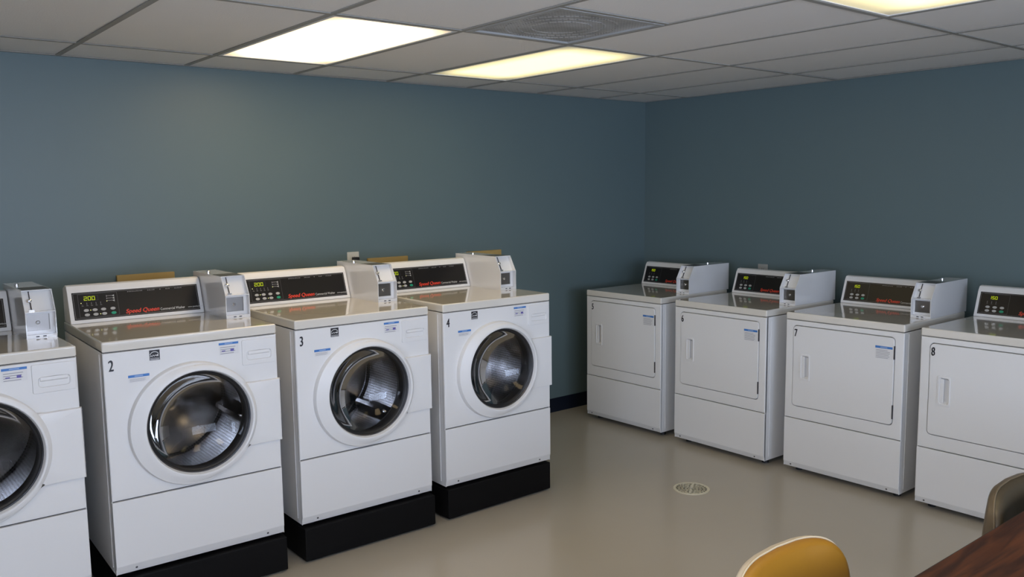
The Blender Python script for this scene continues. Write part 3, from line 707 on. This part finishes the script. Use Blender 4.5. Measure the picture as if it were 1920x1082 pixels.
# ------------------------------------------------------------------ table and chairs
def table():
    x0, x1, y1, y0 = -3.78, -1.75, -3.778, -4.54
    t = thing('table', 'dark walnut laminate table in the lower right corner', 'table', ((x0+x1)/2, (y0+y1)/2, 0)); hx, hy = (x1-x0)/2, (y1-y0)/2
    obj('tabletop', rbox(-hx, hx, -hy, hy, .712, .740, .003, 2), TABLEM, t)
    obj('edge_band', boxes((-hx-.002, hx+.002, hy, hy+.002, .713, .738), (-hx-.002, hx+.002, -hy-.002, -hy, .713, .738), (-hx-.002, -hx, -hy, hy, .713, .738), (hx, hx+.002, -hy, hy, .713, .738)), mat('dark_edge_band', (.018, .012, .010), .5), t)
    obj('apron', boxes((-hx+.08, hx-.08, -hy+.08, -hy+.10, .65, .712), (-hx+.08, hx-.08, hy-.10, hy-.08, .65, .712), (-hx+.08, -hx+.10, -hy+.10, hy-.10, .65, .712), (hx-.10, hx-.08, -hy+.10, hy-.10, .65, .712)), DSTEEL, t)
    for sx in (-1, 1):
        for sy in (-1, 1): obj('leg', tube([(sx*(hx-.10), sy*(hy-.10), .70), (sx*(hx-.06), sy*(hy-.06), 0)], .017, 12), DSTEEL, t)
table()
def se(th, a, b, n):      # superellipse
    c, s = math.cos(th), math.sin(th)
    return a*math.copysign(abs(c)**(2/n), c), b*math.copysign(abs(s)**(2/n), s)
HWC = .232
def back_pt(th, q, off, grow=0.0):
    """point of the backrest: q 0..1 from centre to rim, off = distance behind the front surface"""
    x, z = se(th, HWC+grow, .160+grow, 4.3); x *= q; z *= q
    x *= 1.0-.08*max(0, z/.16)**2                      # narrower at the top
    if off > .006: off = .006+(off-.006)*(1.0-.55*min(1, max(0, (z+.02)/.15)))   # the shell thins out towards its top edge
    y = -.045*(x/HWC)**2+off+.10*z                     # wraps forward at the sides, leans back
    return (x, y, .600+z)
def seat_pt(th, q, zz, grow=0.0):
    x, y = se(th, .215+grow, .205+grow, 3.6); x *= q; y *= q
    return (x, -.235+y, zz+.02*(x/.215)**2-.012*(1-q*q))
def chair(loc, rz, vinyl, shell, pipe, label):
    t = thing('chair', label, 'chair', loc, rz, 'shell chairs pushed up to the table'); n = 56; TH = [2*PI*k/n for k in range(n)]
    def cushion(f): return rings([[f(a, q, o) for a in TH] for q, o in f.prof], f.cap, f.cap2)
    prof = [(1.0, .006), (1.0, -.004), (.975, -.013), (.92, -.020), (.7, -.026), (.4, -.028), (.05, -.028)]
    b = obj('backrest', rings([[back_pt(a, q, o) for a in TH] for q, o in prof], True), vinyl, t, sharp=60)
    sp = [(1.0, .004, .002), (1.0, .010, .003), (.995, .036, .002), (.975, .048, 0), (.93, .054, 0), (.6, .056, 0), (.05, .056, 0)]
    obj('back_shell', rings([[back_pt(a, q, o, g) for a in TH] for q, o, g in sp], True), shell, t, sharp=60)
    loop = [back_pt(a, 1.0, .006, .002) for a in TH]
    L = []
    for i, p in enumerate(loop):
        p = Vector(p); d = (Vector(loop[(i+1) % n])-Vector(loop[i-1])).normalized(); u = d.cross(Vector((0, 1, 0))).normalized(); v = d.cross(u)
        L.append([p+.0026*(math.cos(2*PI*k/8)*u+math.sin(2*PI*k/8)*v) for k in range(8)])
    obj('piping', rings(L+[L[0]]), pipe, b, sharp=60)
    sprof = [(1.0, .415), (1.0, .440), (.985, .452), (.93, .460), (.7, .466), (.4, .467), (.05, .467)]
    obj('seat', rings([[seat_pt(a, q, z) for a in TH] for q, z in sprof], True), vinyl, t, sharp=60)
    obj('seat_shell', rings([[seat_pt(a, q, z, g) for a in TH] for q, z, g in ((1.0, .425, .005), (1.0, .405, .004), (.95, .398, 0), (.5, .394, 0), (.05, .394, 0))], True), shell, t, sharp=60)
    for sx in (-1, 1):
        obj('back_support', tube([(sx*.13, -.05, .402), (sx*.13, .0, .400), (sx*.13, .025, .42), (sx*.13, .050, .48), (sx*.13, .052, .53)], .010), CHROME, t)
        for ya, yb in ((-.38, -.42), (-.09, -.03)):
            obj('leg', tube([(sx*.15, ya, .400), (sx*.17, (ya+yb)/2, .25), (sx*.195, yb, .0)], .0115), CHROME, t)
chair((-3.392, -3.525, 0), 0, YVIN, CREAM, PIPE, 'mustard yellow vinyl shell chair with a cream back at the table')
chair((-2.445, -3.695, 0), 0, BVIN, BSHELL, BPIPE, 'dark brown vinyl shell chair at the table, partly behind the tabletop')
